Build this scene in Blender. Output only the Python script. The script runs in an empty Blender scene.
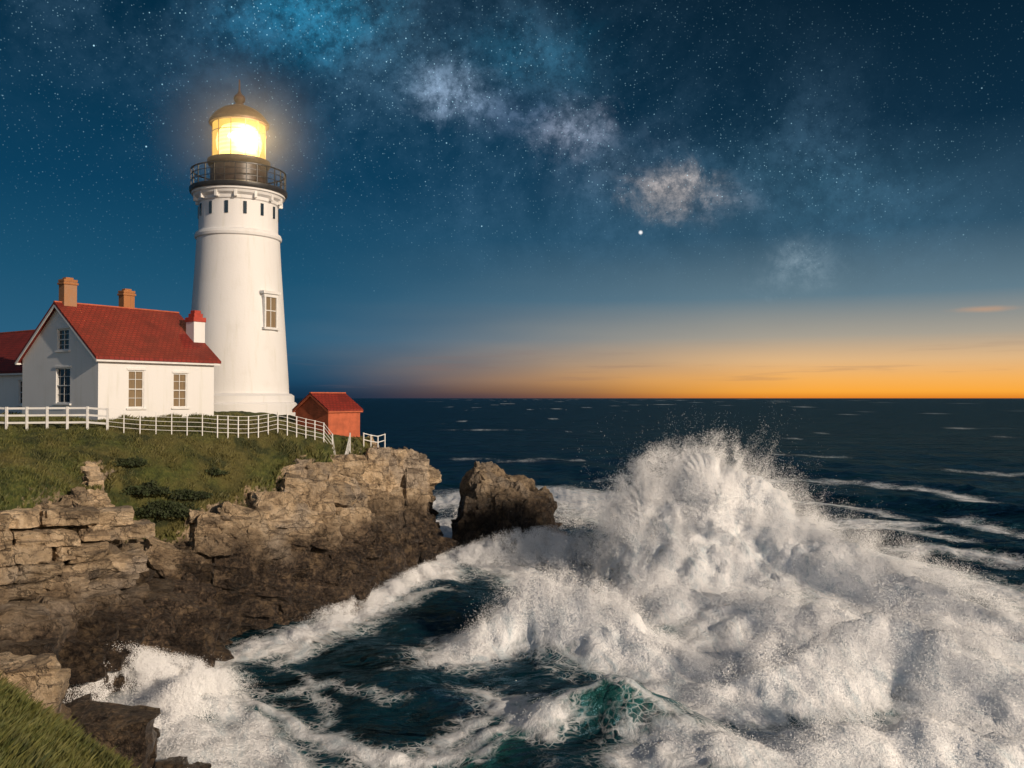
import bpy, bmesh, math, numpy as np
from mathutils import Vector, Matrix, Euler
rng=np.random.default_rng(7)
F=887.; H=11.
def W(px,py,d): return ((px-512)/F*d, d, H-(py-398)/F*d)
def S(px,py):
    d=H*F/(py-398); return ((px-512)/F*d, d)
scene=bpy.context.scene
def srgb(r,g,b):
    f=lambda c:(c/255/12.92 if c/255<=0.04045 else ((c/255+0.055)/1.055)**2.4)
    return (f(r),f(g),f(b),1)
# ---------------------------------------------------------------- numpy noise
perm=rng.permutation(256); perm=np.concatenate([perm,perm,perm])
grads=rng.normal(size=(256,3)); grads/=np.linalg.norm(grads,axis=1)[:,None]
def perlin(x,y,z=None):
    x=np.asarray(x,float); y=np.asarray(y,float)
    z=np.zeros_like(x) if z is None else np.asarray(z,float)+0*x
    xi=np.floor(x).astype(int); yi=np.floor(y).astype(int); zi=np.floor(z).astype(int)
    xf=x-xi; yf=y-yi; zf=z-zi
    u=xf**3*(xf*(xf*6-15)+10); v=yf**3*(yf*(yf*6-15)+10); w=zf**3*(zf*(zf*6-15)+10)
    def g(a,b,c):
        h=perm[perm[perm[(xi+a)&255]+((yi+b)&255)]+((zi+c)&255)]
        G=grads[h]
        return G[...,0]*(xf-a)+G[...,1]*(yf-b)+G[...,2]*(zf-c)
    x00=g(0,0,0)*(1-u)+g(1,0,0)*u; x10=g(0,1,0)*(1-u)+g(1,1,0)*u
    x01=g(0,0,1)*(1-u)+g(1,0,1)*u; x11=g(0,1,1)*(1-u)+g(1,1,1)*u
    return ((x00*(1-v)+x10*v)*(1-w)+(x01*(1-v)+x11*v)*w)*1.5
def fbm(x,y,z=None,o=4,g=0.5):
    s=0;a=1;f=1
    z=np.zeros_like(x) if z is None else z
    for i in range(o):
        s=s+a*perlin(x*f+i*17.3,y*f+i*9.1,z*f+i*5.7); a*=g; f*=2.03
    return s
def billow(x,y,z,o=4):
    s=0;a=1;f=1;t=0
    for i in range(o):
        s=s+a*np.abs(perlin(x*f+i*11.3,y*f+i*3.1,z*f+i*7.7)); t+=a; a*=0.5; f*=2.1
    return s/t
def h2(i,j,k=0):
    n=(i*374761393+j*668265263+k*1442695041)&0x7fffffff
    n=((n^(n>>13))*1274126177)&0x7fffffff
    return ((n^(n>>16))&0xffff)/65535.
def voro(x,y):
    xi=np.floor(x).astype(np.int64); yi=np.floor(y).astype(np.int64)
    f1=np.full(x.shape,9.);f2=np.full(x.shape,9.);ci=np.zeros(x.shape,np.int64);cj=ci.copy()
    cx=np.zeros(x.shape);cy=cx.copy()
    for a in(-1,0,1):
        for b in(-1,0,1):
            i=xi+a;j=yi+b
            px=i+h2(i,j,1);py=j+h2(i,j,2)
            d=np.hypot(x-px,y-py)
            m=d<f1
            f2=np.where(m,f1,np.minimum(f2,d))
            f1=np.where(m,d,f1);ci=np.where(m,i,ci);cj=np.where(m,j,cj);cx=np.where(m,px,cx);cy=np.where(m,py,cy)
    return f1,f2,h2(ci,cj,5),h2(ci,cj,6),h2(ci,cj,7),x-cx,y-cy
def sstep(a,b,x):
    t=np.clip((x-a)/(b-a),0,1); return t*t*(3-2*t)
# ---------------------------------------------------------------- node helpers
class NT:
    def __init__(s,nt): s.nt=nt
    def n(s,t,props=None,**inp):
        nd=s.nt.nodes.new(t)
        for k,v in (props or {}).items(): setattr(nd,k,v)
        for k,v in inp.items():
            k2=k.replace('_',' ')
            sock=nd.inputs[int(k[1:])] if (k[0]=='i' and k[1:].isdigit()) else nd.inputs[k2]
            s.set(sock,v)
        return nd
    def set(s,sock,v):
        if isinstance(v,bpy.types.NodeSocket): s.nt.links.new(v,sock)
        else: sock.default_value=v
    def m(s,op,a,b=0.,c=0.,clamp=False):
        nd=s.nt.nodes.new('ShaderNodeMath'); nd.operation=op; nd.use_clamp=clamp
        s.set(nd.inputs[0],a); s.set(nd.inputs[1],b); s.set(nd.inputs[2],c)
        return nd.outputs[0]
    def v(s,op,a,b=(0,0,0)):
        nd=s.nt.nodes.new('ShaderNodeVectorMath'); nd.operation=op
        s.set(nd.inputs[0],a)
        if op=='SCALE': s.set(nd.inputs[3],b)
        else: s.set(nd.inputs[1],b)
        return nd.outputs['Value'] if op in('DOT_PRODUCT','LENGTH','DISTANCE') else nd.outputs[0]
    def ss(s,x,a,b,o0=0.,o1=1.):
        nd=s.nt.nodes.new('ShaderNodeMapRange'); nd.interpolation_type='SMOOTHSTEP'
        s.set(nd.inputs[0],x)
        for i,v in enumerate((a,b,o0,o1)): s.set(nd.inputs[i+1],v)
        return nd.outputs[0]
    def mix(s,f,a,b,bt='MIX'):
        nd=s.nt.nodes.new('ShaderNodeMix'); nd.data_type='RGBA'; nd.blend_type=bt
        s.set(nd.inputs[0],f); s.set(nd.inputs[6],a); s.set(nd.inputs[7],b)
        return nd.outputs[2]
    def ramp(s,x,stops,interp='LINEAR'):
        nd=s.nt.nodes.new('ShaderNodeValToRGB'); cr=nd.color_ramp; cr.interpolation=interp
        while len(cr.elements)<len(stops): cr.elements.new(0.5)
        for e,(p,c) in zip(cr.elements,stops): e.position=p; e.color=c
        s.set(nd.inputs[0],x); return nd.outputs[0]
    def noise(s,vec,scale,detail=4,rough=0.55,dist=0.,out=0):
        nd=s.n('ShaderNodeTexNoise',Vector=vec,Scale=scale,Detail=detail,Roughness=rough,Distortion=dist)
        return nd.outputs[out]
    def bump(s,h,strength=0.5,dist=0.1,normal=None):
        nd=s.n('ShaderNodeBump',Height=h,Strength=strength,Distance=dist)
        if normal is not None: s.set(nd.inputs['Normal'],normal)
        return nd.outputs[0]
def newmat(name):
    m=bpy.data.materials.new(name); m.use_nodes=True
    t=NT(m.node_tree); b=m.node_tree.nodes['Principled BSDF']
    return m,t,b
def pos(t,obj=False):
    return t.n('ShaderNodeTexCoord').outputs['Object'] if obj else t.n('ShaderNodeNewGeometry').outputs['Position']
def simple(name,col,rough=0.7,var=0.15,nscale=3.,bump=0.2,bd=0.02,metal=0.):
    m,t,b=newmat(name); p=pos(t,True)
    n=t.noise(p,nscale,6); n2=t.noise(p,nscale*9,3)
    c=t.mix(t.ss(n,0.3,0.7),tuple(x*(1-var) for x in col[:3])+(1,),tuple(min(1,x*(1+var)) for x in col[:3])+(1,))
    t.set(b.inputs['Base Color'],c); b.inputs['Roughness'].default_value=rough; b.inputs['Metallic'].default_value=metal
    t.set(b.inputs['Normal'],t.bump(n2,bump,bd)); return m
# ---------------------------------------------------------------- materials
def mk_plaster(name,base):
    m,t,b=newmat(name); p=pos(t,True)
    st=t.v('MULTIPLY',p,(2.2,2.2,0.2))
    streak=t.noise(st,1.3,6,0.6); n=t.noise(p,0.7,5)
    c=t.mix(t.ss(streak,0.5,0.85),base,tuple(x*0.86 for x in base[:2])+(base[2]*0.80,1))
    c=t.mix(t.ss(n,0.52,0.8,0,0.22),c,(0.5,0.47,0.42,1))
    t.set(b.inputs['Base Color'],c); b.inputs['Roughness'].default_value=0.65
    t.set(b.inputs['Normal'],t.bump(t.noise(p,9,4),0.25,0.03)); return m
M_white=mk_plaster('white_plaster',(0.74,0.735,0.73,1))
M_trim=simple('white_trim',(0.72,0.715,0.70),0.5,0.06)
M_black=simple('black_iron',(0.02,0.021,0.024),0.4,0.3,4,0.15)
M_brick,t,b=newmat('brick'); p=pos(t,True)
br=t.n('ShaderNodeTexBrick',Vector=t.v('MULTIPLY',p,(1,1,1)),Scale=6.0,Color1=(0.36,0.14,0.05,1),Color2=(0.26,0.1,0.04,1),Mortar=(0.3,0.2,0.14,1)); 
t.set(b.inputs['Base Color'],t.mix(t.noise(p,3,4),br.outputs[0],(0.38,0.16,0.05,1))); b.inputs['Roughness'].default_value=0.85
def mk_roof(name,c1,c2):
    m,t,b=newmat(name); p=pos(t,True)
    br=t.n('ShaderNodeTexBrick',Vector=t.n('ShaderNodeTexCoord').outputs['UV'],Scale=1.0,Mortar_Size=0.03,Mortar_Smooth=0.3,Color1=c1,Color2=c2,Mortar=tuple(x*0.45 for x in c1[:3])+(1,))
    br.inputs['Brick Width'].default_value=0.3; br.inputs['Row Height'].default_value=0.22
    c=t.mix(t.ss(t.noise(p,0.9,6),0.35,0.75),br.outputs[0],tuple(x*0.6 for x in c2[:3])+(1,))
    t.set(b.inputs['Base Color'],c); b.inputs['Roughness'].default_value=0.7
    t.set(b.inputs['Normal'],t.bump(br.outputs[1],0.6,-0.03)); return m
M_roof=mk_roof('red_roof',(0.28,0.024,0.013,1),(0.22,0.019,0.011,1))
M_redwall=simple('red_boards',(0.44,0.105,0.045),0.75,0.2,2)
M_glass_dark,t,b=newmat('window_glass'); b.inputs['Base Color'].default_value=(0.02,0.035,0.05,1); b.inputs['Roughness'].default_value=0.08
M_glass_warm,t,b=newmat('curtained_glass'); p=pos(t,True)
t.set(b.inputs['Base Color'],t.mix(t.noise(t.v('MULTIPLY',p,(12,12,1)),1,3),(0.30,0.22,0.13,1),(0.14,0.1,0.06,1))); b.inputs['Roughness'].default_value=0.25
# rock
def rock_nodes(t,b,p,wetline=4.15):
    sp=t.n('ShaderNodeSeparateXYZ',Vector=p); z=sp.outputs[2]
    n1=t.noise(p,0.33,4,0.6); n2=t.noise(p,1.3,7,0.70); n3=t.noise(p,6,6,0.8)
    pl=t.v('MULTIPLY',p,(0.25,0.25,2.6)); n4=t.noise(t.v('ADD',pl,t.v('SCALE',t.noise(p,.5,2,out=1),1.2)),1.3,4,0.6)
    dry=t.ramp(n2,[(0.30,(0.13,0.095,0.06,1)),(0.42,(0.36,0.26,0.16,1)),(0.53,(0.55,0.41,0.26,1)),(0.70,(0.70,0.56,0.40,1))])
    dry=t.mix(t.ss(n1,0.47,0.62,0,.7),dry,t.ramp(n3,[(0.32,(0.14,0.12,0.10,1)),(0.68,(0.46,0.39,0.32,1))]))
    dry=t.mix(t.ss(n4,0.56,0.61,0,0.55),dry,(0.075,0.055,0.04,1))
    wet=t.ramp(n3,[(0.34,(0.010,0.008,0.007,1)),(0.50,(0.055,0.040,0.030,1)),(0.68,(0.20,0.14,0.09,1))])
    wet=t.mix(t.ss(n2,0.50,0.66,0,.6),wet,(0.27,0.19,0.115,1))
    h=t.m('ADD',z,t.m('MULTIPLY',t.m('SUBTRACT',n1,0.5),5.0))
    f=t.ss(h,wetline-1.4,wetline+0.9)
    at=t.n('ShaderNodeAttribute',{'attribute_name':'tint'}).outputs['Fac']
    tc=t.n('ShaderNodeCombineColor',i0=at,i1=at,i2=at).outputs[0]
    c=t.mix(1.0,t.mix(f,wet,dry),tc,'MULTIPLY')
    pit=t.ss(n3,.30,.44); c=t.mix(t.m('MULTIPLY',t.m('SUBTRACT',1,pit),.5),c,(0.012,0.009,0.008,1))
    pj=t.v('ADD',p,t.v('SCALE',t.noise(p,1.1,5,.7,out=1),1.3))
    vc=t.n('ShaderNodeTexVoronoi',{'feature':'DISTANCE_TO_EDGE'},Vector=t.v('MULTIPLY',pj,(.7,.7,1.6)),Scale=1.0).outputs[0]
    crack=t.ss(vc,0.0,0.035); c=t.mix(t.m('MULTIPLY',t.m('SUBTRACT',1,crack),.55),c,(0.012,0.009,0.008,1))
    hh=t.m('ADD',t.m('ADD',t.m('MULTIPLY',n2,1.2),t.m('MULTIPLY',n3,0.6)),t.m('ADD',t.m('MULTIPLY',n4,0.5),t.m('MULTIPLY',crack,.25)))
    nor=t.bump(hh,.9,0.45)
    rough=t.ss(h,wetline-0.7,wetline+0.9,0.36,0.9)
    return c,nor,rough
M_rock,t,b=newmat('coastal_rock'); c,nr,ro=rock_nodes(t,b,pos(t))
t.set(b.inputs['Base Color'],c);t.set(b.inputs['Normal'],nr);t.set(b.inputs['Roughness'],ro)
def grass_cols(t,p):
    g1=t.noise(p,0.25,4); g2=t.noise(p,3.5,5,0.7); g3=t.noise(p,0.8,5)
    c=t.ramp(g2,[(0.3,(0.020,0.030,0.006,1)),(0.5,(0.060,0.078,0.015,1)),(0.72,(0.135,0.138,0.030,1))])
    c=t.mix(t.ss(g1,0.40,0.60,0,0.7),c,(0.13,0.105,0.032,1))
    c=t.mix(t.ss(g3,0.50,0.64,0,0.8),c,(0.016,0.028,0.007,1))
    return c,g2
M_terr,t,b=newmat('headland_ground'); p=pos(t); c,nr,ro=rock_nodes(t,b,p)
gc,g2=grass_cols(t,p)
ga=t.n('ShaderNodeAttribute',{'attribute_name':'grass'}).outputs['Fac']
gf=t.ss(t.m('ADD',ga,t.m('MULTIPLY',t.m('SUBTRACT',t.noise(p,2.5,5,0.7),0.5),0.9)),0.42,0.58)
t.set(b.inputs['Base Color'],t.mix(gf,c,gc))
t.set(b.inputs['Roughness'],t.m('MAXIMUM',ro,gf))
mn=t.n('ShaderNodeMix',{'data_type':'VECTOR'}); 
t.set(mn.inputs[0],gf); t.set(mn.inputs[4],nr); t.set(mn.inputs[5],t.bump(t.noise(p,6,5,0.75),0.8,0.15)); t.set(b.inputs['Normal'],mn.outputs[1])
M_blade,t,b=newmat('grass_blades'); gc,g2=grass_cols(t,pos(t))
at=t.n('ShaderNodeAttribute',{'attribute_name':'tint'}).outputs['Fac']
gc=t.mix(t.m('MULTIPLY',at,0.45),gc,(0.20,0.175,0.045,1)); t.set(b.inputs['Base Color'],gc); b.inputs['Roughness'].default_value=0.7
# ---------------------------------------------------------------- mesh helpers
def mesh_obj(name,verts,faces,mats,smooth=False,parent=None,attrs=None):
    me=bpy.data.meshes.new(name)
    if isinstance(verts,np.ndarray) and isinstance(faces,np.ndarray):
        n,k=faces.shape
        me.vertices.add(len(verts)); me.vertices.foreach_set('co',np.ascontiguousarray(verts,dtype=np.float32).ravel())
        me.loops.add(n*k); me.loops.foreach_set('vertex_index',np.ascontiguousarray(faces,dtype=np.int32).ravel())
        me.polygons.add(n); me.polygons.foreach_set('loop_start',np.arange(0,n*k,k,dtype=np.int32))
        me.update(calc_edges=True)
    else: me.from_pydata([tuple(v) for v in verts],[],[tuple(f) for f in faces])
    for m in (mats if isinstance(mats,list) else [mats]): me.materials.append(m)
    me.polygons.foreach_set('use_smooth',np.full(len(me.polygons),bool(smooth)))
    for k,v in (attrs or {}).items():
        a=me.attributes.new(k,'FLOAT','POINT'); a.data.foreach_set('value',np.ascontiguousarray(v,dtype=np.float32))
    me.update()
    o=bpy.data.objects.new(name,me); scene.collection.objects.link(o)
    if parent: o.parent=parent
    return o
def empty(name,loc,rz=0):
    e=bpy.data.objects.new(name,None); e.location=loc; e.rotation_euler=(0,0,rz); e.empty_display_size=0.5
    scene.collection.objects.link(e); return e
def grid_faces(nx,ny):
    i=np.arange(ny-1)[:,None]*nx+np.arange(nx-1)[None,:]
    i=i.ravel(); return np.stack([i,i+1,i+nx+1,i+nx],1)
class MB:
    def __init__(s): s.v=[];s.f=[]
    def box(s,c,sz,rz=0,R=None):
        n=len(s.v); R=R or Matrix.Rotation(rz,3,'Z')
        for a in(-.5,.5):
            for b_ in(-.5,.5):
                for c_ in(-.5,.5):
                    s.v.append(tuple(Vector(c)+R@Vector((a*sz[0],b_*sz[1],c_*sz[2]))))
        for q in((0,1,3,2),(4,6,7,5),(0,4,5,1),(2,3,7,6),(0,2,6,4),(1,5,7,3)): s.f.append(tuple(n+i for i in q))
    def beam(s,p,q,w,h):
        p=Vector(p);q=Vector(q);d=q-p;L=d.length;d.normalize()
        y=Vector((0,0,1)).cross(d)
        if y.length<1e-4: y=Vector((0,1,0))
        y.normalize(); z=d.cross(y)
        s.box((p+q)/2,(L,w,h),R=Matrix((d,y,z)).transposed())
    def poly(s,pts):
        n=len(s.v); s.v+= [tuple(p) for p in pts]; s.f.append(tuple(range(n,n+len(pts))))
    def obj(s,name,mat,parent=None,bevel=0,smooth=False):
        o=mesh_obj(name,s.v,s.f,mat,smooth,parent)
        if bevel:
            m=o.modifiers.new('b','BEVEL'); m.width=bevel; m.segments=2
        return o
def lathe(name,prof,mat,parent,seg=72):
    v=[];f=[]
    for r,z in prof:
        for i in range(seg):
            a=2*math.pi*i/seg; v.append((r*math.cos(a),r*math.sin(a),z))
    for k in range(len(prof)-1):
        for i in range(seg):
            j=(i+1)%seg; f.append((k*seg+i,k*seg+j,(k+1)*seg+j,(k+1)*seg+i))
    f.append(tuple(range(seg-1,-1,-1))); f.append(tuple((len(prof)-1)*seg+i for i in range(seg)))
    o=mesh_obj(name,v,f,mat,True,parent)
    bm=bmesh.new(); bm.from_mesh(o.data)
    for e in bm.edges:
        if len(e.link_faces)==2 and e.calc_face_angle(0)>0.45: e.smooth=False
    bm.to_mesh(o.data); bm.free()
    return o
# ---------------------------------------------------------------- camera
cam=bpy.data.cameras.new('camera'); co=bpy.data.objects.new('camera',cam); scene.collection.objects.link(co)
cam.sensor_width=36; cam.lens=36*F/1024; cam.clip_end=100000; cam.clip_start=0.5
co.location=(0,0,H); co.rotation_euler=(math.pi/2+math.atan(14/F),0,0); scene.camera=co
# ---------------------------------------------------------------- terrain
C=[]
def c_(px,py,d,g): x,y,z=W(px,py,d); C.append((x,y,z,g))
def w_(x,y,z,g): C.append((x,y,z,g))
def s_(px,py,z=-1.5): x,y=S(px,py); C.append((x,y,z,0))
for q in[(-30,60,9.9),(-20,64,9.9),(-26,54,9.9),(-16,60,9.8),(-42,60,10),(-42,45,9.5),(-22,48,9.7),(-30,48,9.7),(-18,52,9.7),(-14.5,64,9.5),(-20,72,9),(-34,75,9.5),(-42,90,9),(-20,82,7),(-16,56,9.6)]: w_(*q,1)
w_(-12.3,58.5,8.5,1); w_(-11.5,61,8.3,1); w_(-9.8,59,8.2,0.7)
c_(418,457,60,-.2);c_(375,443,60,.35);c_(398,449,60,-.1);c_(360,449,57,.3);c_(422,478,59.5,0)
w_(-4.7,62,-2,0);w_(-5.0,60,-1.5,0);w_(-5.6,66,-2,0);w_(-9,74,-1.5,0);w_(-12,84,-2,0);w_(-8,66,6.0,0);w_(-10,70,4,0)
c_(0,432,44,1);c_(50,431,44.5,1);c_(100,430,45,1);c_(215,431,48,1);c_(280,433,50,1);c_(330,438,52,1)
c_(110,524,41,1.1);c_(150,528,41.3,1.2);c_(185,512,42.2,1.2);c_(225,494,44.5,1.2);c_(262,477,47,1.1);c_(330,452,52,1.1);c_(150,470,43.5,1.2);c_(220,465,45.5,1.3);c_(280,452,49,1.3)
c_(208,526,41.8,-.5);c_(240,510,42.8,-.7);c_(240,565,41.8,-.5);c_(302,482,48.3,-.7);c_(347,462,52.2,-.5);c_(277,496,44.9,-.8);c_(300,545,45.5,0);c_(150,548,40.3,-.5);c_(115,543,40,-.5)
c_(150,570,39.5,0);c_(250,586,42,0);c_(325,594,45.5,0);c_(220,610,39.8,0);c_(190,590,39,0);c_(290,614,43.3,0);c_(400,572,55,0);c_(415,560,58,0)
c_(375,505,57.5,0);c_(420,510,59.3,0);c_(350,525,53,0);c_(360,570,51.5,0);c_(398,540,57.5,0)
c_(0,508,33,1.1);c_(70,492,36.5,1.1);c_(40,470,38,1.1);c_(80,455,42.5,1);c_(97,464,42,.2);c_(106,500,40.3,.5);c_(0,470,38,1.1)
c_(30,518,33.2,-.2);c_(95,512,35.8,-.2);c_(60,506,34.8,.1);c_(30,604,32.6,0);c_(95,598,34.6,0);c_(60,600,33.8,0);c_(0,606,31.8,0);c_(112,560,37.2,0)
c_(20,644,30,0);c_(100,630,33,0);c_(160,614,35.3,0);c_(192,628,36.4,0);c_(128,656,34,0);c_(60,676,31,0);c_(155,646,35.3,0)
c_(-5,672,27,0)
c_(15,668,20.5,.0);c_(48,676,20.5,0);c_(58,724,20.3,0);c_(15,707,18.5,1);c_(60,741,18,1);c_(125,771,18.5,1);c_(0,702,17,1);c_(0,768,13,1);c_(60,758,16,1);c_(145,785,20.5,.1)
w_(-14,10,6,1);w_(-6,10,2,.5);w_(-3,14,-1,0);w_(-5.5,18,-1,0);w_(-7.3,22,-1.5,0);w_(-9.6,23,-1.5,0);w_(-11.6,24.5,-1.2,0);w_(-30,20,8.5,1);w_(-30,33,8.3,1);w_(-42,25,9,1);w_(-22,12,7.5,1)
for q in[(235,768),(190,730),(160,705),(120,703),(85,712),(62,712),(40,722),(20,745),(60,740),(100,740),(140,760),(180,768),(225,664),(190,684),(150,690),(110,692),(290,650),(350,630),(400,600),(445,580),(442,550),(300,700),(235,700),(350,660),(440,620),(250,644),(310,630)]: s_(*q)
for q in[(0,30,-4,0),(5,50,-4,0),(4,75,-4,0),(0,95,-4,0),(0,10,-4,0),(-12,31,-2.5,0)]: w_(*q)
C=np.array(C)
def rbf_fit(P,vals):
    n=len(P); A=np.hypot(P[:,None,0]-P[None,:,0],P[:,None,1]-P[None,:,1])
    A=np.sqrt(A*A+0.02); Q=np.c_[np.ones(n),P]; MM=np.zeros((n+3,n+3)); MM[:n,:n]=A-np.eye(n)*0.02; MM[:n,n:]=Q; MM[n:,:n]=Q.T
    return np.linalg.solve(MM,np.r_[vals,np.zeros((3,vals.shape[1]))])
WR=rbf_fit(C[:,:2],C[:,2:4])
def rbf(x,y):
    sh=x.shape; x=x.ravel();y=y.ravel(); out=np.zeros((len(x),2))
    for k in range(0,len(x),20000):
        a=x[k:k+20000];b_=y[k:k+20000]
        A=np.sqrt((a[:,None]-C[None,:,0])**2+(b_[:,None]-C[None,:,1])**2+0.02)
        out[k:k+20000]=A@WR[:-3]+WR[-3]+a[:,None]*WR[-2]+b_[:,None]*WR[-1]
    return out[:,0].reshape(sh),out[:,1].reshape(sh)
def ground(x,y): return float(rbf(np.array([float(x)]),np.array([float(y)]))[0][0])
st=0.12
gx=np.arange(-42,-1,st); gy=np.arange(9,86,st)
X,Y=np.meshgrid(gx,gy)
Xw=X+0.3*fbm(X*.35,Y*.35,o=3); Yw=Y+0.3*fbm(X*.35+40,Y*.35,o=3)
Z0,G0=rbf(Xw,Yw)
Zs,Gs=rbf(X,Y)
G=np.clip(G0+0.2*fbm(X*.8,Y*.8,o=4),0,1)
rock=1-sstep(0.35,0.6,G)
Z=Zs*(1-rock)+Z0*rock
ca,sa=0.83,0.55
A=X*ca+Y*sa; B=-X*sa+Y*ca
A2=A+0.6*fbm(X*.5,Y*.5,o=3);B2=B+0.5*fbm(X*.5+9,Y*.5,o=3)
f1,f2,r1,r2,r3,dx,dy=voro(A2/3.0,B2/1.7)
zr=Z+(r1-.5)*1.2-.25
f1,f2,q1,q2,q3,dx2,dy2=voro(A2/1.0+3,B2/0.6)
ter=1.45; ph=.5*r2+.35*fbm(X*.2,Y*.2,o=2); zz=zr/ter+ph; fr=zz-np.floor(zz); zt=(np.floor(zz)+sstep(0.72,0.9,fr)*.8+.2*fr-ph)*ter
ter2=.42; ph=.8*q2; z2=(zt+(q1-.5)*.55)/ter2+ph; fr=z2-np.floor(z2); zt2=(np.floor(z2)+sstep(.6,.9,fr)-ph)*ter2
zr=.3*zt+.7*zt2+dx*(r2-.4)*.9+dy*(r3-.5)*.9+(dx2*(q2-.4)+dy2*(q3-.5))*.5-.15*(1-sstep(0,.10,f2-f1))+.09*fbm(X*2.2,Y*2.2,o=3)
low=sstep(-.9,.3,Z); zr=zr*low+(Z-.6)*(1-low)
Z=Z*(1-rock)+zr*rock+(1-rock)*(0.14*fbm(X*.5,Y*.5,o=4)+.04*perlin(X*3,Y*3))
Xd=X+rock*(0.25*perlin(X*.9,Y*.9,Z*2.2)+.10*perlin(X*2.5,Y*2.5,Z*5)); Yd=Y+rock*(0.25*perlin(X*.9+31,Y*.9,Z*2.2)+.10*perlin(X*2.5+9,Y*2.5,Z*5))
V=np.stack([Xd,Yd,Z],-1).reshape(-1,3)
tint=(0.55+0.45*r1+0.4*q1).ravel()
terr=mesh_obj('headland_terrain',V,grid_faces(len(gx),len(gy)),M_terr,False,attrs={'grass':G.ravel(),'tint':tint})
# ---------------------------------------------------------------- rock slabs
def template(cuts):
    bm=bmesh.new(); bmesh.ops.create_cube(bm,size=2); bmesh.ops.subdivide_edges(bm,edges=bm.edges[:],cuts=cuts,use_grid_fill=True)
    a=np.array([v.co[:] for v in bm.verts]); f=np.array([[v.index for v in g.verts] for g in bm.faces]); bm.free(); return a,f,(np.abs(a)>0.99).sum(1)
T6=template(9); T3=template(3)
def slab(center,size,R,seed,cutn=5,T=T6,nz=.06):
    TV,TF,edgec=T
    r=np.random.default_rng(seed)
    p=TV*(1-0.02*(edgec[:,None]-1).clip(0))
    p=p+r.normal(size=3)*0.10*p[:,[1,2,0]]
    for _ in range(cutn):
        n=r.normal(size=3); n/=np.linalg.norm(n); d=r.uniform(.8,1.15)
        e=np.maximum(0,p@n-d); p=p-e[:,None]*n
    p=p*np.array(size)*.5
    q=p+np.array(center); ms=min(1.4,max(size))
    lay=np.floor(p[:,2]/.26+.7*perlin(q[:,0]*.8,q[:,1]*.8)); col_=np.floor(q[:,0]/.7+.5*perlin(q[:,2],q[:,1]))
    sh=(h2(lay.astype(np.int64)+50,col_.astype(np.int64)+500+seed%97,3)-.5)*.26*min(1,ms)
    p[:,0]*=1+sh*.6; p[:,1]*=1+sh
    p=p+nz*np.stack([fbm(q[:,0]*2.3,q[:,1]*2.3,q[:,2]*2.3+k*7,o=4,g=.6) for k in range(3)],1)*ms
    return p@np.array(R).T+np.array(center)
vs=[];fs=[];tn=[];cnt=0
def add_slab(c,s,R,seed,tint=None,cutn=5,T=T6,nz=.06):
    global cnt
    v=slab(c,s,R,seed,cutn,T,nz); vs.append(v); fs.append(T[1]+cnt); cnt+=len(v); tn.append(np.full(len(v),tint or rng.uniform(.5,1.35)))
Gsr=Gs.ravel(); Zsr=Zs.ravel()
gyy,gxx=np.gradient(Zs,st); slope=np.hypot(gyy,gxx).ravel()
cand=np.where((rock.ravel()>.97)&(Gsr<.12)&(V[:,2]>0)&(Zsr>-.2)&(V[:,0]>-31)&(V[:,0]<-5.4)&(V[:,1]<74)&(V[:,1]>17))[0]
wt=0.3+np.clip(slope[cand],0,3); wt/=wt.sum()
def scatter(n,mu,sg,mx,T,seed0,zo,rot=1.,cn=4):
    for k,i in enumerate(rng.choice(cand,n,replace=False,p=wt)):
        x,y,z=V[i]; sc=min(mx,rng.lognormal(mu,sg))
        if x<-15.5 and y<37.8 and z>3 and y>28 and mx>.7: continue
        s=(sc*1.8,sc*1.0,sc*.75); e=Euler((rng.normal(-.2,.18)*rot,rng.normal(.18,.18)*rot,math.radians(34)+rng.normal(0,.3)*rot))
        if y<28: s=tuple(q*.6 for q in s)
        add_slab((x,y,z-zo*sc),s,e.to_matrix(),seed0+k,T=T,cutn=cn,nz=.07)
scatter(380,-.1,.38,1.7,T6,1000,.1)
scatter(1800,-1.15,.4,.65,T3,20000,.0,2.,6)
def big(px,py,d,s,rx=-.25,ry=.2,rz=34,tint=None,seed=0,cutn=4):
    add_slab(W(px,py,d),s,Euler((rx+rng.normal(0,.05),ry+rng.normal(0,.05),math.radians(rz)+rng.normal(0,.12))).to_matrix(),9000+int(px*3+py*7)+seed,tint,cutn,nz=.06)
for q in[
 (150,562,40,(3.4,1.5,1.3)),(205,578,41,(3.6,1.6,1.2)),(258,590,42.6,(3.6,1.7,1.2)),(305,599,44.8,(3.4,1.5,1.1)),(175,596,39,(3.2,1.6,1.2)),(238,606,40.8,(3.2,1.3,.9)),(345,574,49,(3.4,1.7,1.5)),(330,552,49,(3.2,1.7,1.5)),(300,570,46,(3.2,1.8,1.3)),
 (368,587,52,(3.4,1.5,1.1)),(396,574,56,(3.,1.6,1.2))]: big(*q,rx=-.2,ry=.26)
for q in[
 (214,530,42.2,(2.2,1.5,1.5)),(243,526,43.2,(2.3,1.6,1.8)),(272,510,45.0,(2.3,1.6,1.8)),(298,494,47.6,(2.3,1.6,1.7)),(322,478,50.1,(2.2,1.5,1.6)),(345,468,52.6,(2.1,1.5,1.5)),(230,556,42.0,(2.2,1.5,1.5)),(264,544,43.6,(2.3,1.6,1.6)),(290,526,45.6,(2.3,1.6,1.8)),(315,510,48.1,(2.2,1.6,1.8)),(340,494,50.6,(2.2,1.5,1.9)),(320,535,47.5,(2.2,1.6,1.8)),(345,525,50,(2.2,1.5,1.9))]: big(*q,rx=-.15,ry=.1,tint=rng.uniform(.9,1.3),cutn=3)
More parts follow.
